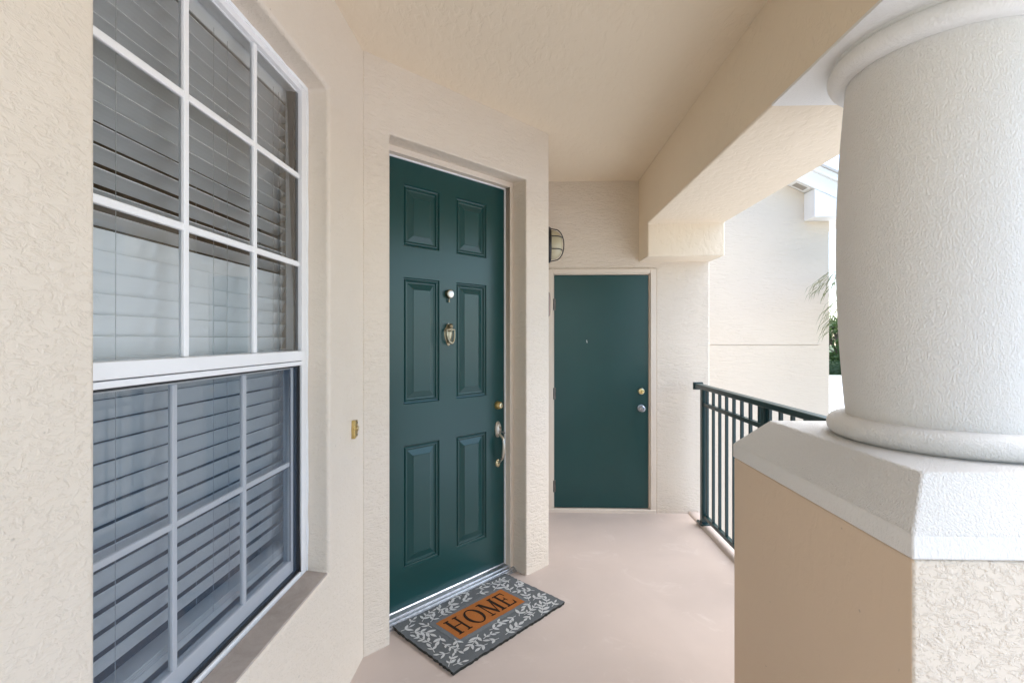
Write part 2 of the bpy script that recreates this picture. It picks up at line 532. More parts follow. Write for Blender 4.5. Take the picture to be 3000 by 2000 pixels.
# ------------------------------------------------------------------ room behind the window
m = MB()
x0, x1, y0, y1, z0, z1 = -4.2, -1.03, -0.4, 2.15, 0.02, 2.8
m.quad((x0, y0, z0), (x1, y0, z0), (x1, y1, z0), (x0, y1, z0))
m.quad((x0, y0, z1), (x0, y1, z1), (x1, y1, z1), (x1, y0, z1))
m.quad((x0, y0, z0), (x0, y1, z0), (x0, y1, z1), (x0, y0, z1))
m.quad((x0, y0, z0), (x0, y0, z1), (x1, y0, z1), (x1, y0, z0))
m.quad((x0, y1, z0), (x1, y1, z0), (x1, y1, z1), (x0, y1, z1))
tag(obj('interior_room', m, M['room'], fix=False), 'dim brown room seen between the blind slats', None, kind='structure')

# ------------------------------------------------------------------ window
W = WY1 - WY0
win = thing('window', 'white vinyl window with gridded sashes in the left wall', 'window', (A.x, WY0, 0), R(90))
FR = 0.045
fd0, fd1 = 0.088, 0.150
m = MB()
m.box(0, FR, fd0, fd1, WZ0, WZ1)
m.box(W - FR, W, fd0, fd1, WZ0, WZ1)
m.box(FR, W - FR, fd0, fd1, WZ1 - 0.03, WZ1)
m.box(FR, W - FR, fd0, fd1, WZ0, WZ0 + 0.026)
obj('frame', m, M['white'], win, 0.003)
# caulk bead where frame meets stucco
m = MB()
for (p, q) in (((0.002, WZ0), (0.002, WZ1)), ((W - 0.002, WZ0), (W - 0.002, WZ1)), ((0, WZ1 - 0.002), (W, WZ1 - 0.002)), ((0, WZ0 + 0.002), (W, WZ0 + 0.002))):
    n = 24
    m.tube([(p[0] + (q[0] - p[0]) * i / n, fd0, p[1] + (q[1] - p[1]) * i / n) for i in range(n + 1)],
           [0.006 + random.uniform(-0.002, 0.0025) for i in range(n + 1)], 6)
obj('caulk_bead', m, M['white'], win, smooth=True)
# meeting rail
m = MB(); m.box(FR, W - FR, 0.080, fd1, 1.415, 1.452)
obj('meeting_rail', m, M['white'], win, 0.003)
m = MB(); m.box(FR, W - FR, 0.086, fd1, 1.397, 1.412)
obj('rail_lip', m, M['white'], win, 0.002)
xs_g = [0.043, 0.357, 0.671, 0.974]
# upper sash: nine lites
up = boxo('sash', (FR, W - FR, 0.104, 0.116, 2.432, WZ1 - 0.03), M['white'], win, 0.002)
zs_u = [1.452, 1.780, 2.114, 2.436]
for i in (1, 2):
    boxo('muntin', (xs_g[i] - 0.0095, xs_g[i] + 0.0095, 0.092, 0.108, zs_u[0], zs_u[3]), M['white'], up, 0.003)
for j in (1, 2):
    boxo('muntin', (xs_g[0], xs_g[3], 0.0935, 0.1065, zs_u[j] - 0.0095, zs_u[j] + 0.0095), M['white'], up, 0.003)
for i in range(3):
    for j in range(3):
        a = 0.0096
        sheet('pane', xs_g[i] + (a if i else 0.003), xs_g[i + 1] - (a if i < 2 else 0), 0.100, zs_u[j] + (a if j else 0), zs_u[j + 1] - (a if j < 2 else 0.004), M['glass'], up)
# dark glazing channel at the right of the upper glass
boxo('glazing_gasket', (W - FR - 0.012, W - FR - 0.001, 0.102, 0.114, 1.453, 2.431), M['gasket'], up)
# lower sash, set deeper
m = MB()
sx0, sx1 = FR + 0.004, W - FR - 0.004
m.box(sx0, sx0 + 0.026, 0.118, 0.145, 0.614, 1.396)
m.box(sx1 - 0.026, sx1, 0.118, 0.145, 0.614, 1.396)
m.box(sx0 + 0.026, sx1 - 0.026, 0.118, 0.145, 0.614, 0.664)
m.box(sx0 + 0.026, sx1 - 0.026, 0.118, 0.145, 1.384, 1.396)
lo = obj('sash', m, M['white'], win, 0.002)
zs_l = [0.664, 1.028, 1.384]
xl = [sx0 + 0.026, 0.350, 0.655, sx1 - 0.026]
for i in (1, 2):
    boxo('muntin', (xl[i] - 0.0085, xl[i] + 0.0085, 0.117, 0.131, zs_l[0], zs_l[2]), M['white'], lo, 0.003)
boxo('muntin', (xl[0], xl[3], 0.1185, 0.1295, 1.0195, 1.0365), M['white'], lo, 0.003)
for i in range(3):
    for j in range(2):
        sheet('pane', xl[i] + (0.0086 if i else 0), xl[i + 1] - (0.0086 if i < 2 else 0), 0.124, zs_l[j] + (0.0086 if j else 0), zs_l[j + 1] - (0.0086 if j < 1 else 0), M['glass'], lo)
m = MB(); m.box(W - FR - 0.004, W - FR - 0.0005, 0.095, 0.14, 0.616, 1.395); m.box(W - FR - 0.034, W - FR - 0.030, 0.1165, 0.118, 0.664, 1.384)
m.box(sx0, sx1, 0.100, 0.117, 1.390, 1.3965); m.box(sx0, sx1, 0.095, 0.117, 0.6125, 0.6165)
obj('glazing_gasket', m, M['gasket'], lo)
scn = MB(); scn.quad((sx0 - 0.002, 0.106, 0.614), (sx1 + 0.002, 0.106, 0.614), (sx1 + 0.002, 0.106, 1.395), (sx0 - 0.002, 0.106, 1.395))
obj('insect_screen', scn, M['screen'], win, fix=False)

m = MB()
m.prism([(0.006, 0.580), (0.0875, 0.580), (0.0875, 0.597), (0.006, 0.5885)], 'x', 0.004, W - 0.004)
obj('sill', m, M['sill'], win, 0.002)

# ------------------------------------------------------------------ blind
bl = thing('window_blind', 'white slatted blind hanging behind the gridded window', 'blind', (A.x, WY0, 0), R(90))
boxo('valance', (0.004, W - 0.010, 0.151, 0.160, 2.395, 2.462), M['slat'], bl, 0.003)
boxo('head_rail', (0.008, W - 0.012, 0.165, 0.215, 2.42, 2.462), M['slat'], bl, 0.002)
SW, PITCH, SY = 0.0505, 0.0470, 0.176
meshes = {}
def slat_mesh(g):
    me = bpy.data.meshes.new('slat')
    prof = []
    for k in range(5):                       # gently crowned 3 mm slat
        t_ = -0.5 + k / 4
        prof.append((t_ * SW, 0.0016 - 0.006 * t_ * t_ + 0.0012))
    for k in reversed(range(5)):
        t_ = -0.5 + k / 4
        prof.append((t_ * SW, -0.0016 - 0.006 * t_ * t_ + 0.0012))
    cg, sg = math.cos(g), math.sin(g)
    prof = [(y * cg + z * sg, -y * sg + z * cg) for y, z in prof]
    mb = MB(); mb.prism(prof, 'x', 0.010, W - 0.016)
    me.from_pydata(mb.v, [], mb.f)
    me.materials.append(M['slat'])
    bm = bmesh.new(); bm.from_mesh(me); bmesh.ops.recalc_face_normals(bm, faces=bm.faces); bm.to_mesh(me); bm.free()
    return me
SL_UP, SL_LO = slat_mesh(R(19)), slat_mesh(R(66))
z = 2.374
zs_slat = []
while z > 0.745:
    o = bpy.data.objects.new('slat', SL_UP if z > 1.755 else SL_LO)
    COL.objects.link(o); o.parent = bl
    o.location = (random.uniform(-0.002, 0.002), SY, z)
    o.rotation_euler = (R(random.uniform(-1.6, 1.6)), R(random.uniform(-0.12, 0.12)), 0)
    zs_slat.append(z)
    z -= PITCH
m = MB()
for k in range(3):
    m.box(0.010, W - 0.016, SY - 0.026, SY + 0.026, 0.700 + k * 0.0062, 0.7048 + k * 0.0062)
m.box(0.010, W - 0.016, SY - 0.026, SY + 0.026, 0.676, 0.698)
obj('bottom_rail', m, M['slat'], bl, 0.001, 1)
for x in (0.21, 0.55, 0.885):
    for dy in (-0.027, 0.027):
        m = MB(); m.tube([(x + dy * 0.1, SY + dy, 0.70), (x, SY + dy, 2.41)], 0.0008, 5)
        obj('ladder_cord', m, M['cord'], bl)
for (x, zb) in ((0.60, 0.735), (0.905, 0.72), (0.93, 0.73)):
    m = MB(); m.tube([(x + 0.018 * math.sin(k * 0.9) * (k / 10) ** 4, SY - 0.036, 2.40 + (zb - 2.40) * k / 10) for k in range(11)], 0.0008, 5)
    obj('pull_cord', m, M['cord'], bl)

# ------------------------------------------------------------------ front door (local x along the wall, local -y outward)
oE = A + uE * ES0
door = thing('front_door', 'dark green six-panel front door with brass knocker behind the doormat', 'door', (oE.x, oE.y, 0), phi)
OW = ES1 - ES0
m = MB()
m.box(0.0, 0.032, 0.111, 0.245, 0.0, EZ1)
m.box(OW - 0.032, OW, 0.111, 0.245, 0.0, EZ1)
m.box(0.032, OW - 0.032, 0.111, 0.245, EZ1 - 0.032, EZ1)
obj('door_frame', m, M['frame_beige'], door, 0.003)
m = MB()
m.box(0.0325, 0.0395, 0.150, 0.163, 0.04, EZ1 - 0.033)
m.box(OW - 0.0395, OW - 0.0325, 0.150, 0.163, 0.04, EZ1 - 0.033)
m.box(0.0395, OW - 0.0395, 0.150, 0.163, EZ1 - 0.0395, EZ1 - 0.0325)
obj('weatherstrip', m, M['white'], door, 0.001, 1)
dx0, dx1, dz0, dz1, dy = 0.036, OW - 0.036, 0.045, EZ1 - 0.036, 0.1655
pc = (dx0 + dx1) / 2 - 0.004
PX = [(pc - 0.300, pc - 0.062), (pc + 0.062, pc + 0.300)]
PZ = [(0.25, 0.915), (1.14, 1.83), (2.0, 2.335)]
gx = sorted([dx0, dx1] + [q for p in PX for q in p]); gz = sorted([dz0, dz1] + [q for p in PZ for q in p])
m = MB()
for i in range(len(gx) - 1):
    for j in range(len(gz) - 1):
        if i in (1, 3) and j in (1, 3, 5):
            continue
        m.quad((gx[i], dy, gz[j]), (gx[i + 1], dy, gz[j]), (gx[i + 1], dy, gz[j + 1]), (gx[i], dy, gz[j + 1]))
for (a, b) in (((dx0, dz0), (dx1, dz0)), ((dx1, dz0), (dx1, dz1)), ((dx1, dz1), (dx0, dz1)), ((dx0, dz1), (dx0, dz0))):
    m.quad((a[0], dy, a[1]), (b[0], dy, b[1]), (b[0], dy + 0.044, b[1]), (a[0], dy + 0.044, a[1]))
m.quad((dx0, dy + 0.044, dz0), (dx1, dy + 0.044, dz0), (dx1, dy + 0.044, dz1), (dx0, dy + 0.044, dz1))
obj('door_leaf', m, M['door'], door, fix=True)
for (px0, px1) in PX:
    for (pz0, pz1) in PZ:
        m = MB()
        prof = [(0.0, 0.0), (0.004, 0.008), (0.010, 0.0095), (0.014, 0.0045), (0.019, 0.0035), (0.023, 0.0115), (0.030, 0.0125), (0.062, 0.0035), (0.064, 0.0015)]
        prev = None
        for ins, dep in prof:
            ring = [(px0 + ins, dy + dep, pz0 + ins), (px1 - ins, dy + dep, pz0 + ins), (px1 - ins, dy + dep, pz1 - ins), (px0 + ins, dy + dep, pz1 - ins)]
            if prev:
                for k in range(4):
                    m.quad(prev[k], prev[(k + 1) % 4], ring[(k + 1) % 4], ring[k])
            prev = ring
        m.quad(*prev)
        obj('panel', m, M['door'], door)
# threshold
th = MB()
tp = [(0.085, 0.0), (0.0855, 0.010), (0.095, 0.014), (0.096, 0.020), (0.105, 0.021), (0.107, 0.027), (0.128, 0.028), (0.130, 0.034), (0.160, 0.038), (0.165, 0.043), (0.21, 0.043), (0.21, 0.0)]
th.prism(tp, 'x', -0.001 + 0.002, OW - 0.001)
obj('threshold', th, M['aluminium'], door)
# hardware
ROT = Matrix.Rotation(R(90), 4, 'X')       # lathe axis z -> local -y
def knob(name, x, z, prof, mat, parent, seg=24, sx=1.0, sz=1.0, y=dy):
    m = MB(); m.lathe([(max(r, 0.0002), h) for r, h in prof], seg, Matrix.Translation((x, y, z)) @ Matrix.Diagonal((sx, 1, sz, 1)) @ ROT)
    return obj(name, m, mat, parent, smooth=True)
kx = pc + 0.002
v = knob('door_viewer', kx, 1.757, [(0.0245, 0.0), (0.0255, 0.010), (0.0245, 0.022), (0.021, 0.024)], M['old_brass'], door, 32)
knob('viewer_face', kx, 1.757, [(0.0215, 0.0235), (0.0215, 0.0255), (0.018, 0.027)], M['silver'], v, 32)
m = MB(); m.tube([(kx - 0.002, dy - 0.008, 1.733), (kx - 0.002, dy - 0.010, 1.718), (kx - 0.002, dy - 0.008, 1.709)], [0.0035, 0.0045, 0.0065], 10)
obj('viewer_catch', m, M['old_brass'], v, smooth=True)
# knocker: urn-shaped ring on a back plate with a ball on top
kz = 1.52
kn = MB()
kn.lathe([(0.0002, -0.066), (0.010, -0.060), (0.024, -0.03), (0.031, 0.0), (0.029, 0.03), (0.017, 0.046), (0.013, 0.056), (0.0002, 0.068)], 20, Matrix.Translation((kx, dy - 0.002, kz)) @ Matrix.Diagonal((1, 0.14, 1, 1)))
kp = obj('knocker', kn, M['old_brass'], door, smooth=True)
knob('knocker_ball', kx, kz + 0.050, [(0.011, 0.0), (0.012, 0.012), (0.0145, 0.020), (0.013, 0.030), (0.007, 0.036), (0.0002, 0.0375)], M['old_brass'], kp, 16)
m = MB()
pts = []
for k in range(25):
    a = -math.pi * 0.10 + (math.pi * 1.2) * k / 24
    pts.append((kx + 0.028 * math.cos(a), dy - 0.022 - 0.008 * math.sin(a), kz + 0.026 - 0.074 * max(0, math.sin(a)) ** 0.8 - (0.0 if math.sin(a) > 0 else 0.02 * math.sin(a))))
m.tube(pts, [0.0045 + 0.004 * max(0, math.sin(-math.pi * 0.10 + math.pi * 1.2 * k / 24)) ** 6 for k in range(25)], 8)
m.tube([(kx - 0.028, dy - 0.020, kz + 0.028), (kx, dy - 0.024, kz + 0.033), (kx + 0.028, dy - 0.020, kz + 0.028)], [0.006, 0.009, 0.006], 8)
obj('knocker_ring', m, M['aged'], kp, smooth=True)
m = MB(); m.lathe([(0.0002, -0.05), (0.006, -0.045), (0.018, -0.01), (0.020, 0.02), (0.0002, 0.03)], 16, Matrix.Translation((kx, dy - 0.012, kz - 0.004)) @ Matrix.Diagonal((1, 0.45, 1, 1)))
obj('knocker_urn', m, M['aged'], kp, smooth=True)
# deadbolt + handle set
hx = dx1 - 0.058
db = knob('deadbolt', hx, 1.07, [(0.027, 0.0), (0.027, 0.006), (0.022, 0.026), (0.017, 0.030), (0.017, 0.033)], M['brass'], door, 28)
knob('lock_face', hx, 1.07, [(0.0155, 0.0325), (0.0155, 0.036), (0.013, 0.0375)], M['pale_brass'], db, 24)
boxo('keyhole', (hx - 0.0012, hx + 0.0012, dy - 0.0385, dy - 0.0370, 1.065, 1.076), M['dark'], db)
hp = knob('handle_plate', hx, 0.916, [(0.026, 0.0), (0.0265, 0.006), (0.023, 0.012), (0.021, 0.012), (0.018, 0.018), (0.0002, 0.020)], M['silver'], door, 28, 1.0, 1.95)
m = MB()
grip = [(0.0, 0.012, 0.892), (0.0, 0.030, 0.880), (0.0, 0.052, 0.862), (0.0, 0.060, 0.835), (0.0, 0.060, 0.80), (0.0, 0.054, 0.765), (0.0, 0.042, 0.735), (0.0, 0.026, 0.715), (0.0, 0.008, 0.703)]
m.tube([(hx + p[0], dy - p[1], p[2]) for p in grip], [0.0085, 0.0085, 0.0095, 0.0115, 0.0120, 0.0105, 0.0085, 0.007, 0.0075], 14)
obj('handle_grip', m, M['silver'], hp, smooth=True)
m = MB(); m.tube([(hx, dy - 0.014, 0.905), (hx + 0.004, dy - 0.040, 0.903), (hx + 0.006, dy - 0.058, 0.897)], [0.006, 0.007, 0.009], 10, 0.5)
obj('thumb_latch', m, M['steel'], hp, smooth=True)
knob('handle_foot', hx, 0.700, [(0.0175, 0.0), (0.018, 0.006), (0.014, 0.011), (0.0002, 0.012)], M['pale_brass'], hp, 24, 1.0, 1.4)

# ------------------------------------------------------------------ storage door
sdr = thing('utility_door', 'flat dark green storage door in the end wall', 'door', (SX0, YB, 0), 0)
SWD = SX1 - SX0
fl, frr, ft = 0.063, 0.061, 0.049
m = MB()
def jamb(mb, x0, x1, inner_left):
    """steel frame leg with a stepped stop"""
    mb.box(x0, x1, -0.010, 0.10, 0.0, SZ1)
jamb(m, 0, fl - 0.012, False); jamb(m, SWD - frr + 0.012, SWD, True)
m.box(fl - 0.012, SWD - frr + 0.012, -0.010, 0.10, SZ1 - ft + 0.012, SZ1)
obj('door_frame', m, M['frame_beige'], sdr, 0.004)
m = MB()
m.box(fl - 0.0118, fl - 0.002, 0.004, 0.10, 0.028, SZ1 - ft + 0.0118)
m.box(SWD - frr + 0.002, SWD - frr + 0.0118, 0.012, 0.10, 0.028, SZ1 - ft + 0.0118)
m.box(fl - 0.002, SWD - frr + 0.002, 0.010, 0.10, SZ1 - ft + 0.002, SZ1 - ft + 0.0118)
obj('door_stop', m, M['frame_beige'], sdr, 0.002)
lx0, lx1, lz0, lz1 = fl, SWD - frr - 0.002, 0.036, SZ1 - ft - 0.003
boxo('door_leaf', (lx0, lx1, 0.016, 0.06, lz0, lz1), M['door'], sdr, 0.002)
boxo('door_gasket', (lx0 - 0.0015, lx1 + 0.004, 0.062, 0.09, lz0 - 0.003, lz1 + 0.005), M['dark'], sdr)
boxo('sill', (0.004, SWD - 0.003, -0.014, 0.10, -0.01, 0.0285), M['frame_beige'], sdr, 0.006)
for hz in (1.79, 1.02, 0.22):
    m = MB(); m.tube([(fl - 0.003, 0.006, hz - 0.05), (fl - 0.003, 0.006, hz + 0.05)], 0.008, 10)
    m.box(fl - 0.004, fl + 0.012, 0.0105, 0.0155, hz - 0.05, hz + 0.05)
    obj('hinge', m, M['hinge'], sdr, smooth=True)
sx = 0.988 - SX0
db = knob('deadbolt', sx, 1.043, [(0.028, 0.0), (0.028, 0.008), (0.025, 0.022), (0.021, 0.024)], M['pale_brass'], sdr, 28, y=0.016)
knob('lock_face', sx, 1.043, [(0.020, 0.0235), (0.020, 0.027), (0.017, 0.028)], M['brass'], db, 24, y=0.016)
boxo('keyhole', (sx - 0.0012, sx + 0.0012, 0.016 - 0.0290, 0.016 - 0.0275, 1.038, 1.049), M['dark'], db)
kb = knob('door_knob', sx, 0.897, [(0.031, 0.0), (0.030, 0.008), (0.014, 0.012), (0.012, 0.028), (0.022, 0.034), (0.0265, 0.046), (0.026, 0.056), (0.020, 0.062), (0.012, 0.063), (0.011, 0.058), (0.0002, 0.058)], M['steel'], sdr, 28, y=0.016)
# small chip in the paint
m = MB()
cx = 0.522 - SX0
m.prism([(cx - 0.003, 1.482), (cx + 0.000, 1.462), (cx + 0.004, 1.455), (cx + 0.0045, 1.468), (cx + 0.001, 1.484)], 'y', 0.0148, 0.0162)
obj('paint_chip', m, M['chip'], sdr)

# ------------------------------------------------------------------ bulkhead lamp on the return wall
lamp = thing('wall_lamp', 'round black caged wall lamp with cream dome beside the storage door', 'lamp', (B.x, 3.80, 2.225), R(90))
# local x = +Y, local -y = +X (outward)
def oval(name, prof, mat, parent, seg=32, w=0.80):
    m = MB(); m.lathe([(max(r, 0.0002), h) for r, h in prof], seg, Matrix.Diagonal((w, 1, 1, 1)) @ ROT)
    return obj(name, m, mat, parent, smooth=True)
base = oval('base', [(0.136, 0.0), (0.140, 0.006), (0.140, 0.034), (0.134, 0.042), (0.118, 0.046)], M['black'], lamp)
oval('dome', [(0.116, 0.044), (0.114, 0.062), (0.108, 0.084), (0.096, 0.104), (0.076, 0.120), (0.05, 0.131), (0.02, 0.135), (0.0002, 0.1355)], M['dome'], lamp)
def cagepts(a, off, n=17):
    """arc across the dome at height offset"""
    out = []
    for k in range(n):
        q = -1 + 2 * k / (n - 1)
        rr = math.sqrt(max(0, 1 - q * q))
        out.append((q, rr))
    return out
m = MB()
m.tube([(0.0, -(0.045 + 0.100 * r ** 0.75), 0.127 * q) for q, r in cagepts(0, 0, 25)], 0.0042, 8)
obj('cage_bar', m, M['black'], base, smooth=True)
for zo in (-0.045, 0.052):
    m = MB()
    s_ = math.sqrt(1 - (zo / 0.14) ** 2)
    m.tube([(0.80 * 0.127 * s_ * q, -(0.045 + 0.090 * s_ * r ** 0.6), zo) for q, r in cagepts(0, 0, 21)], 0.0038, 8)
    obj('cage_bar', m, M['black'], base, smooth=True)
# plaque on the same wall
m = MB(); m.lathe([(0.088, 0.0), (0.090, 0.010), (0.086, 0.018), (0.078, 0.024), (0.0002, 0.026)], 28, Matrix.Translation((B.x, 3.50, 1.742)) @ Matrix.Rotation(R(90), 4, 'Y'))
tag(obj('wall_plaque', m, M['taupe'], smooth=True), 'small round taupe plaque below the caged lamp, mostly hidden by the corner', 'plaque')

# doorbell on the window wall
bell = thing('doorbell', 'small brass doorbell on the wall between window and front door', 'doorbell', (A.x, 2.131, 1.098), R(90))
m = MB()
m.prism([(-0.019, -0.041), (0.018, -0.034), (0.018, 0.038), (-0.017, 0.039), (-0.0175, 0.012), (-0.020, 0.002), (-0.0185, -0.018)], 'y', -0.016, 0.003)
obj('cover', m, M['brass'], bell, 0.002)
knob('button', 0.006, 0.002, [(0.010, 0.012), (0.010, 0.021), (0.007, 0.024), (0.0002, 0.0245)], M['pale_brass'], bell, 20, y=0.0)
for zz in (0.027, -0.025):
    knob('screw', 0.008, zz, [(0.0035, 0.015), (0.0035, 0.0175)], M['dark'], bell, 10, y=0.0)

# ------------------------------------------------------------------ doormat
def floor_pt(px, py):
    """pixel of the photograph -> point on the floor"""
    d = 1424 * EYE / (py - 990)
    xc = (px - 1500) / 1424 * d
    a = R(1.7)
    return Vector((xc * math.cos(a) - d * math.sin(a), xc * math.sin(a) + d * math.cos(a)))
P0, P1, P2, P3 = floor_pt(1161, 1837), floor_pt(1486, 1677), floor_pt(1649, 1775.5), floor_pt(1311, 1993.6)
u_m = ((P1 - P0) + (P2 - P3)).normalized()
cm = (P0 + P1 + P2 + P3) / 4
ML = ((P1 - P0).length + (P2 - P3).length) / 2 * 0.985
MWd = ((P3 - P0).length + (P2 - P1).length) / 2 * 0.975
mat_o = thing('doormat', 'grey coir doormat with white leaf print and orange HOME panel', 'doormat', (cm.x, cm.y, 0), math.atan2(u_m.y, u_m.x))
HT = 0.017
m = MB()
nx, ny = 56, 34
grid = {}
for i in range(nx + 1):
    for j in range(ny + 1):
        x = -ML / 2 + ML * i / nx; y = -MWd / 2 + MWd * j / ny
        e = 0.0035
        if i in (0, nx): x += random.uniform(-e, e)
        if j in (0, ny): y += random.uniform(-e, e)
        lift = 0.006 * max(0, 1 - ((x + ML / 2) ** 2 + (y - MWd / 2) ** 2) ** 0.5 / 0.12)
        grid[i, j] = (x, y, HT - 0.0012 * random.random() + lift)
b = len(m.v)
idx = {}
for k, p in grid.items():
    idx[k] = len(m.v); m.v.append(p)
for i in range(nx):
    for j in range(ny):
        m.f.append((idx[i, j], idx[i + 1, j], idx[i + 1, j + 1], idx[i, j + 1])); m.m.append(0)
loop = [(i, 0) for i in range(nx)] + [(nx, j) for j in range(ny)] + [(i, ny) for i in range(nx, 0, -1)] + [(0, j) for j in range(ny, 0, -1)]
low = []
for k in loop:
    x, y, z_ = grid[k]
    low.append(len(m.v)); m.v.append((x * 0.994, y * 0.99, 0.0005))
for a in range(len(loop)):
    c2 = (a + 1) % len(loop)
    m.f.append((idx[loop[a]], low[a], low[c2], idx[loop[c2]])); m.m.append(1)
obj('coir_pad', m, [M['mat_grey'], M['mat_edge']], mat_o, fix=False)
OX, OY = 0.238, 0.097
oxc, oyc = 0.006, 0.012
def flat(poly, z_):
    mm = MB(); mm.prism(poly, 'z', z_ - 0.0016, z_)
    return mm
def ragged(x0, x1, y0, y1, n=40, e=0.002):
    p = []
    for k in range(n): p.append((x0 + (x1 - x0) * k / n, y0 + random.uniform(-e, e)))
    for k in range(n // 2): p.append((x1 + random.uniform(-e, e), y0 + (y1 - y0) * k / (n // 2)))
    for k in range(n): p.append((x1 + (x0 - x1) * k / n, y1 + random.uniform(-e, e)))
    for k in range(n // 2): p.append((x0 + random.uniform(-e, e), y1 + (y0 - y1) * k / (n // 2)))
    return p
obj('panel_border', flat(ragged(oxc - OX - 0.026, oxc + OX + 0.026, oyc - OY - 0.024, oyc + OY + 0.024), HT + 0.0010), M['mat_band'], mat_o)
obj('name_panel', flat(ragged(oxc - OX, oxc + OX, oyc - OY, oyc + OY), HT + 0.0018), M['mat_orange'], mat_o)
# letters H O M E, high-contrast serif; each letter in a unit cell (0..1 wide, 0..1 high)
def letter(ch):
    polys = []
    T, S = 0.17, 0.045
    def stem(x, w_, y0=0.0, y1=1.0): polys.append([(x, y0), (x + w_, y0), (x + w_, y1), (x, y1)])
    def serif(xc_, y, w_=0.34, s_=0.05): polys.append([(xc_ - w_ / 2, y), (xc_ + w_ / 2, y), (xc_ + w_ / 2, y + s_), (xc_ - w_ / 2, y + s_)])
    if ch == 'H':
        stem(0.10, T); stem(0.74, 0.12)
        for xx in (0.185, 0.80):
            serif(xx, 0.0); serif(xx, 0.95)
        polys.append([(0.10, 0.48), (0.86, 0.48), (0.86, 0.53), (0.10, 0.53)])
    elif ch == 'E':
        stem(0.12, T)
        polys.append([(0.0, 0.0), (0.86, 0.0), (0.90, 0.26), (0.85, 0.26), (0.74, 0.06), (0.0, 0.06)])
        polys.append([(0.0, 0.94), (0.74, 0.94), (0.80, 0.74), (0.85, 0.74), (0.83, 1.0), (0.0, 1.0)])
        polys.append([(0.12, 0.49), (0.58, 0.49), (0.58, 0.54), (0.12, 0.54)])
        polys.append([(0.55, 0.38), (0.60, 0.38), (0.60, 0.65), (0.55, 0.65)])
    elif ch == 'M':
        stem(0.08, 0.06); stem(0.82, T * 0.95)
        polys.append([(0.06, 1.0), (0.24, 1.0), (0.57, 0.22), (0.50, 0.0)])
        polys.append([(0.50, 0.0), (0.555, 0.0), (0.90, 0.93), (0.86, 1.0)])
        serif(0.11, 0.0, 0.28); serif(0.90, 0.0, 0.34); serif(0.08, 0.95, 0.22); serif(0.92, 0.95, 0.26)
    elif ch == 'O':
        n = 40
        out = [(0.5 + 0.52 * math.cos(2 * math.pi * k / n), 0.5 + 0.52 * math.sin(2 * math.pi * k / n)) for k in range(n)]
        inn = [(0.5 + 0.35 * math.cos(2 * math.pi * k / n), 0.5 + 0.475 * math.sin(2 * math.pi * k / n)) for k in range(n)]
        for k in range(n):
            k2 = (k + 1) % n
            polys.append([out[k], out[k2], inn[k2], inn[k]])
    return polys
LH = OY * 2 * 0.70
widths = {'H': 0.92, 'O': 0.98, 'M': 1.02, 'E': 0.80}
gap = 0.20
tot = sum(widths.values()) + gap * 3
su = OX * 2 * 0.90 / tot
xcur = oxc - OX * 0.90
for ch in 'HOME':
    mm = MB()
    for q, poly in enumerate(letter(ch)):
        mm.prism([(xcur + px_ * widths[ch] * su, oyc - LH / 2 + py_ * LH) for px_, py_ in poly], 'z', HT + 0.001, HT + 0.0030 + 0.00008 * (q % 9))
    obj('printed_letter', mm, M['mat_black'], mat_o, fix=False)
    xcur += (widths[ch] + gap) * su
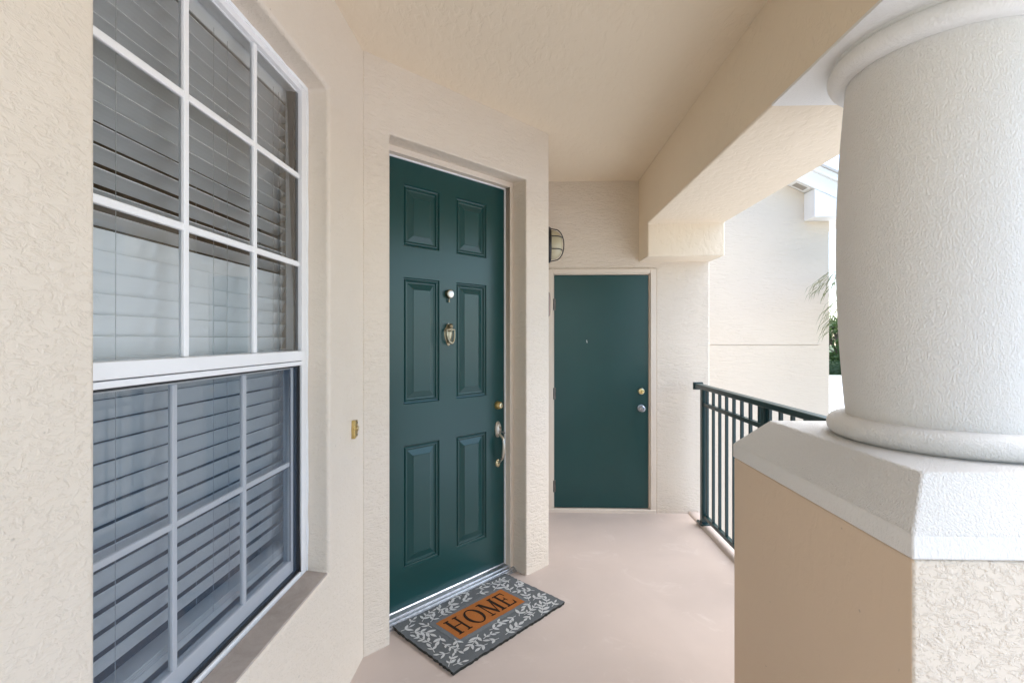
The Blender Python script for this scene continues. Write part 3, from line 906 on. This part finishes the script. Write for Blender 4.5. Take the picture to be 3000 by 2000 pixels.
# leaf sprigs round the border
def leaf_poly(x, y, ang, L_, w_):
    pts = []
    n = 5
    for k in range(n + 1):
        q = k / n
        pts.append((q * L_, w_ * math.sin(math.pi * q ** 0.8) * (0.6 + 0.4 * q)))
    for k in range(n - 1, 0, -1):
        q = k / n
        pts.append((q * L_, -w_ * math.sin(math.pi * q ** 0.8) * (0.6 + 0.4 * q)))
    ca, sa = math.cos(ang), math.sin(ang)
    return [(x + px_ * ca - py_ * sa, y + px_ * sa + py_ * ca) for px_, py_ in pts]
rl = random.Random(21)
def inborder(x, y):
    return abs(x) < ML / 2 - 0.001 and abs(y) < MWd / 2 - 0.001 and not (abs(x - oxc) < OX + 0.014 and abs(y - oyc) < OY + 0.012)
LEAVES = MB()
TAKEN = []
def sprig(x, y, ang, L_, curl, n_leaf, size):
    curl *= rl.uniform(-1, 1)
    zc = HT + 0.0022
    px_, py_, a_ = x, y, ang
    pts, anchors = [(x, y)], []
    step = L_ / 14
    for k in range(14):
        a_ += curl / 14
        px_ += step * math.cos(a_); py_ += step * math.sin(a_)
        pts.append((px_, py_)); anchors.append((px_, py_, a_))
    if not all(inborder(*q) for q in pts):
        return
    cand = []
    for k in range(n_leaf):
        ax, ay, aa = anchors[min(12, int((k + 0.5) / n_leaf * 13))]
        for sgn in (1, -1):
            cand.append((ax, ay, aa + sgn * rl.uniform(0.6, 0.95), size * rl.uniform(0.75, 1.2)))
    cand.append((*anchors[-1], size))
    mids = [(ax + 0.55 * ll * math.cos(la), ay + 0.55 * ll * math.sin(la)) for ax, ay, la, ll in cand]
    ends = [(ax + ll * math.cos(la), ay + ll * math.sin(la)) for ax, ay, la, ll in cand]
    if not all(inborder(*q) for q in mids + ends):
        return
    if len(TAKEN) > 1200 or any((mx_ - tx) ** 2 + (my_ - ty) ** 2 < 0.0165 ** 2 for mx_, my_ in mids + pts[2:] for tx, ty in TAKEN):
        return
    TAKEN.extend(mids); TAKEN.extend(pts[::3])
    for (xa, ya), (xb, yb) in zip(pts, pts[1:]):
        dx_, dy_ = xb - xa, yb - ya
        l_ = math.hypot(dx_, dy_); nx_, ny_ = -dy_ / l_ * 0.0020, dx_ / l_ * 0.0020
        LEAVES.quad((xa + nx_, ya + ny_, zc), (xb + nx_, yb + ny_, zc), (xb - nx_, yb - ny_, zc), (xa - nx_, ya - ny_, zc))
    for ax, ay, la, ll in cand:
        LEAVES.quad(*[(q[0], q[1], zc + 0.0004 + rl.uniform(0, 0.0006)) for q in leaf_poly(ax, ay, la, ll, ll * rl.uniform(0.19, 0.28))])
hx_, hy_ = ML / 2, MWd / 2
bx_ = (hx_ + OX) / 2; by_ = (hy_ + OY) / 2
for k in range(14000):   # sprigs fill the border until it is evenly covered
    x, y = rl.uniform(-hx_, hx_), rl.uniform(-hy_, hy_)
    if inborder(x, y):
        flow = R(15) if abs(y - oyc) > OY + 0.02 else R(75)
        sprig(x, y, flow + rl.uniform(-0.7, 0.7) + (math.pi if rl.random() < 0.3 else 0), *rl.choice(((0.045, 0.8, 1), (0.07, 1.0, 2), (0.105, 1.0, 3))), rl.choice((0.034, 0.040, 0.046)))
obj('leaf_print', LEAVES, M['mat_white'], mat_o, fix=False)['kind'] = 'stuff'

# ------------------------------------------------------------------ railing
RX = 1.42
rail = thing('railing', 'dark green metal railing between the storage wall and the pier', 'railing', (RX, 2.02, 0), 0)
RL = YB - 2.02
boxo('top_rail', (-0.030, 0.030, 0.002, RL - 0.152, 1.090, 1.126), M['rail'], rail, 0.008, 3)
boxo('end_cap', (-0.040, 0.040, RL - 0.1515, RL - 0.128, 1.074, 1.136), M['rail'], rail, 0.006, 3)
boxo('middle_rail', (-0.0155, 0.0155, 0.002, RL - 0.255, 0.958, 0.986), M['rail'], rail, 0.002)
boxo('bottom_rail', (-0.0155, 0.0155, 0.002, RL - 0.255, 0.070, 0.098), M['rail'], rail, 0.002)
for py_ in (3.93, 2.925):
    p = boxo('post', (-0.024, 0.024, py_ - 2.02 - 0.024, py_ - 2.02 + 0.024, 0.022, 1.0915), M['rail'], rail, 0.003)
    boxo('base_plate', (-0.045, 0.045, py_ - 2.02 - 0.05, py_ - 2.02 + 0.05, 0.0185, 0.029), M['rail'], p, 0.003)
    for bx in (-0.034, 0.034):
        for by in (-0.038, 0.038):
            m = MB(); m.lathe([(0.007, 0.029), (0.007, 0.0345), (0.0045, 0.0365)], 8, Matrix.Translation((bx, py_ - 2.02 + by, 0)))
            obj('bolt', m, M['hinge'], p, smooth=True)
yb_ = 3.860
bal_me = None
while yb_ > 2.06:
    if abs(yb_ - 2.925) > 0.035:
        if bal_me is None:
            o = boxo('baluster', (-0.0095, 0.0095, -0.0095, 0.0095, 0.098, 1.0905), M['rail'], rail, 0.0015, 1)
            bal_me = o
        else:
            o = bal_me.copy(); COL.objects.link(o)
        o.location = (0, yb_ - 2.02, 0)
    yb_ -= 0.1225

# ------------------------------------------------------------------ pier and column
PX0, PX1, PY0, PY1 = 0.85, 1.775, 1.095, 2.02
pier = thing('pier', 'square tan stucco pier under the white column, with white sloped cap', 'pier', (0, 0, 0))
m = MB(); m.box(PX0, PX1, PY0, PY1, GROUND - 0.3, 1.013)
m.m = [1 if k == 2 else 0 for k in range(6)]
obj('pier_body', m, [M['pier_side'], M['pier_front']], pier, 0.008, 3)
m = MB()
e = 0.003
def ring(i, z_): return [(PX0 + i, PY0 + i, z_), (PX1 - i, PY0 + i, z_), (PX1 - i, PY1 - i, z_), (PX0 + i, PY1 - i, z_)]
rings = [ring(0.05, 1.0), ring(-e, 1.014), ring(-e, 1.068), ring(0.006, 1.078), ring(0.098, 1.180)]
m.quad(*rings[0], mi=0)
for q in range(len(rings) - 1):
    for k in range(4):
        m.quad(rings[q][k], rings[q][(k + 1) % 4], rings[q + 1][(k + 1) % 4], rings[q + 1][k], mi=1 if q == 1 else 0)
m.quad(*rings[-1], mi=0)
obj('pier_cap', m, [M['cap'], M['cap_band']], pier, 0.006, 3)

CX, CY = 1.31, 1.56
col = thing('column', 'round white textured column standing on the pier at right', 'column', (CX, CY, 1.18))
def arc(zc, rc, rad, a0, a1, n=9):
    return [(rc + rad * math.cos(R(a0 + (a1 - a0) * k / n)), zc + rad * math.sin(R(a0 + (a1 - a0) * k / n))) for k in range(n + 1)]
m = MB(); m.lathe([(0.27, -0.01)] + arc(0.034, 0.280, 0.034, -80, 85) + [(0.262, 0.069)], 96)
obj('base_ring', m, M['column'], col, smooth=True)
m = MB()
prof = []
for k in range(33):
    q = k / 32
    z_ = 0.062 + (1.162 - 0.062) * q
    prof.append((0.2585 + 0.0275 * math.sin(math.pi * q) ** 0.9, z_))
m.lathe(prof, 96)
obj('shaft', m, M['column'], col, smooth=True)
m = MB(); m.lathe([(0.258, 1.158)] + arc(1.190, 0.277, 0.034, -85, 60) + [(0.297, 1.222), (0.306, 1.232)], 96)
obj('capital_ring', m, M['cap_band'], col, smooth=True)
boxo('abacus', (0.958 - CX, 1.655 - CX, -0.37, 0.373, 1.2265, 1.2385), M['cap_band'], col, 0.003)

# ------------------------------------------------------------------ neighbouring wing with a gable end
WY = 5.6
wing = thing('apartment_wing', 'pale stucco gable wing with white eave beyond the railing', 'building', (0, 0, 0))
def rake(x): return 3.14 + 0.47 * (3.14 - x)
m = MB()
jz = 1.42
xa, xb = XO - 0.15, 3.42
m.prism([(xa, GROUND - 0.3), (xb, GROUND - 0.3), (xb, rake(xb)), (xa, rake(xa))], 'y', WY + 0.014, WY + 9.0)
obj('wall_core', m, M['far_wall'], wing)
m = MB(); m.box(xa, xb, WY, WY + 0.0135, GROUND - 0.3, jz - 0.003)
obj('wall_panel', m, M['far_wall'], wing)
m = MB(); m.prism([(xa, jz + 0.003), (xb, jz + 0.003), (xb, rake(xb)), (xa, rake(xa))], 'y', WY, WY + 0.0135)
obj('wall_panel', m, M['far_wall'], wing)
boxo('wall_patch', (3.30, xb, WY + 0.001, WY + 0.013, jz - 0.0032, jz + 0.0032), M['far_wall'], wing)
xl_, xr_ = 0.6, 3.78
def sl(x, off): return (x, rake(x) + off)
m = MB(); m.prism([sl(xl_, 0.005), sl(xr_, 0.005), sl(xr_, 0.20), sl(xl_, 0.20)], 'y', WY - 0.185, WY + 9.2)
rf = obj('roof', m, M['trim_white'], wing)
m = MB(); m.prism([sl(xl_, -0.012), sl(xr_, -0.012), sl(xr_, 0.215), sl(xl_, 0.215)], 'y', WY - 0.215, WY - 0.186)
obj('rake_board', m, M['trim_white'], rf, 0.004)
m = MB(); m.prism([sl(xl_, 0.16), sl(xr_, 0.16), sl(xr_, 0.235), sl(xl_, 0.235)], 'y', WY - 0.250, WY - 0.216)
obj('rake_trim', m, M['trim_white'], rf, 0.004)
m = MB(); m.prism([sl(xl_, 0.236), sl(xr_, 0.236), sl(xr_, 0.262), sl(xl_, 0.262)], 'y', WY - 0.27, WY + 9.2)
obj('shingle_layer', m, M['roof'], rf)
m = MB()
m.prism([(3.14, 2.82), (3.70, 2.82), (3.70, rake(3.70) - 0.013), (3.14, rake(3.14) - 0.013)], 'y', WY - 0.21, WY - 0.001)
obj('eave_return', m, M['trim_white'], wing, 0.004)
m = MB(); m.prism([sl(2.955, -0.003), sl(3.125, -0.003), sl(3.125, 0.004), sl(2.955, 0.004)], 'y', WY - 0.165, WY - 0.03)
vt = obj('soffit_vent', m, M['trim_white'], rf)
m = MB(); m.prism([sl(2.98, -0.0045), sl(3.10, -0.0045), sl(3.10, -0.0032), sl(2.98, -0.0032)], 'y', WY - 0.145, WY - 0.05)
obj('vent_grille', m, M['grille'], wing)
m = MB(); m.prism([(3.42, rake(3.42) - 0.02), (3.77, rake(3.77) - 0.02), (3.77, rake(3.77)), (3.42, rake(3.42))], 'y', WY, WY + 9)
obj('eave_soffit', m, M['trim_white'], wing)

# ------------------------------------------------------------------ ground, paving
m = MB(); m.box(-200, 260, -160, 300, GROUND - 1.0, GROUND)
tag(obj('ground', m, M['lawn']), 'lawn around the building', None, kind='structure')
m = MB(); m.box(9.0, 120, -60, 60, GROUND - 0.1, GROUND + 0.004)
tag(obj('parking_court', m, M['paving']), 'pale concrete parking court beyond the column', None, kind='structure')
m = MB(); m.box(1.6, 9.0, -40, 16, GROUND - 0.1, GROUND + 0.006)  # unseen paving, extended past the wing to bounce light upward
tag(obj('walkway', m, M['paving']), 'unseen pale concrete walk below the railing', None, kind='structure')


# ------------------------------------------------------------------ plants
def leaves(mb, centre, radius, n, size, rng, squash=1.0):
    for k in range(n):
        d_ = Vector((rng.gauss(0, 1), rng.gauss(0, 1), rng.gauss(0, 1))).normalized() * (rng.random() ** 0.45)
        p = centre + Vector((d_.x * radius, d_.y * radius, d_.z * radius * squash))
        q = Euler((rng.uniform(0, 6.3), rng.uniform(0, 6.3), rng.uniform(0, 6.3))).to_matrix()
        s_ = size * rng.uniform(0.6, 1.3)
        a_, b_ = q @ Vector((s_, 0, 0)), q @ Vector((0, s_ * 0.5, 0))
        mb.quad(p - a_, p + b_ * 1.0, p + a_, p - b_)


def tree(x, y, h, r, seed, label):
    rng = random.Random(seed)
    o = thing('tree', label, 'tree', (x, y, GROUND), 0, 'trees beyond the parking court')
    m = MB()
    m.tube([(0, 0, -0.2), (rng.uniform(-0.1, 0.1), 0, h * 0.3), (rng.uniform(-0.3, 0.3), rng.uniform(-0.3, 0.3), h * 0.75)], [h * 0.035, h * 0.026, h * 0.008], 9)
    cl = []
    for k in range(20):
        a_ = rng.uniform(0, 6.28); rr = r * math.sqrt(rng.random()) * 0.85
        c_ = Vector((rr * math.cos(a_), rr * math.sin(a_), h * rng.uniform(0.16, 0.9)))
        cl.append(c_)
        m.tube([(0, 0, h * 0.28 + 0.1 * k / 15), tuple(c_ * 0.5 + Vector((0, 0, h * 0.2))), tuple(c_)], [h * 0.014, h * 0.009, h * 0.004], 6)
    obj('trunk', m, M['bark'], o, smooth=True)
    m = MB()
    for c_ in cl:
        leaves(m, c_, r * rng.uniform(0.30, 0.48), 330, 0.19, rng, 0.75)
    obj('crown', m, M['leaf'], o, fix=False)


for k, (x, y, h, r, lab) in enumerate([
        (41.3, 65.6, 7.6, 3.3, 'green tree right of the wing wall above the hedge, nearest the wall edge'),
        (49, 69, 8.2, 3.4, 'green tree hidden behind the column, second from the wing'),
        (56, 64, 7.2, 3.0, 'green tree hidden behind the column, third from the wing'),
        (37, 70, 8.6, 3.5, 'green tree hidden behind the gable wing'),
        (46, 67, 6.8, 3.3, 'low green tree hidden behind the column, beside the tree nearest the wall'),
        (62, 67, 8.4, 3.6, 'tall green tree hidden behind the column, farthest right')]):
    tree(x, y, h, r, 100 + k, lab)
m = MB(); rng = random.Random(5)
m.box(30, 70, 61.3, 62.7, GROUND, GROUND + 1.3)
for k in range(9000):
    x = rng.uniform(30, 70); z_ = GROUND + rng.uniform(0.02, 1.55)
    y = 62 + rng.choice((-1, 1)) * (0.75 + rng.uniform(-0.1, 0.1)) if rng.random() < 0.7 else 62 + rng.uniform(-0.8, 0.8)
    if abs(y - 62) < 0.6: z_ = GROUND + rng.uniform(1.3, 1.55)
    leaves(m, Vector((x, y, z_)), 0.05, 1, 0.13, rng)
tag(obj('hedge', m, M['hedge'], fix=False), 'clipped dark green hedge at the far side of the paving', 'hedge')

# palm whose fronds reach out from behind the column
palm = thing('palm_tree', 'slender palm with drooping fronds behind the white column', 'palm', (3.72, 4.60, GROUND), 0)
hp_ = 5.15
m = MB()
m.tube([(0.0, 0.0, -0.2), (0.02, 0.0, 1.5), (-0.02, 0.02, 3.4), (0, 0, hp_)], [0.10, 0.075, 0.06, 0.05], 14)
obj('trunk', m, M['bark'], palm, smooth=True)
rng = random.Random(14)
for k in range(20):
    az = 2 * math.pi * k / 20 + rng.uniform(-0.12, 0.12)
    lift = rng.uniform(0.15, 1.15)
    L_ = rng.uniform(0.75, 1.05)
    m = MB()
    dirh = Vector((math.cos(az), math.sin(az), 0))
    side = Vector((-math.sin(az), math.cos(az), 0))
    pts, p, el = [], Vector((0, 0, hp_ - 0.03)), lift
    n = 14
    for q in range(n + 1):
        pts.append(p.copy())
        p = p + (dirh * math.cos(el) + Vector((0, 0, math.sin(el)))) * (L_ / n)
        el -= rng.uniform(0.09, 0.16)
    m.tube([tuple(q) for q in pts], [0.011 * (1 - 0.85 * i / n) for i in range(n + 1)], 5)
    for i in range(3, n + 1):
        for s_ in (1, -1):
            for rep in range(2):
                base_ = pts[i] - (pts[i] - pts[i - 1]) * 0.5 * rep
                ll = 0.34 * (0.55 + 0.45 * math.sin(math.pi * i / n)) * rng.uniform(0.75, 1.2)
                dd = (side * s_ * rng.uniform(0.55, 1.0) + dirh * rng.uniform(0.5, 1.0) + Vector((0, 0, rng.uniform(-0.25, 0.2)))).normalized()
                w_ = dd.cross(Vector((0, 0, 1))).normalized() * 0.006
                a0 = base_
                a1 = base_ + dd * ll * 0.45 + Vector((0, 0, -0.03 * ll))
                a2 = base_ + dd * ll * 0.85 + Vector((0, 0, -0.30 * ll))
                a3 = base_ + dd * ll * 1.0 + Vector((0, 0, -0.62 * ll))
                m.quad(a0 - w_ * 0.5, a0 + w_ * 0.5, a1 + w_, a1 - w_)
                m.quad(a1 - w_, a1 + w_, a2 + w_ * 0.6, a2 - w_ * 0.6)
                m.quad(a2 - w_ * 0.6, a2 + w_ * 0.6, a3)
    obj('frond', m, M['palm'], palm, fix=False)
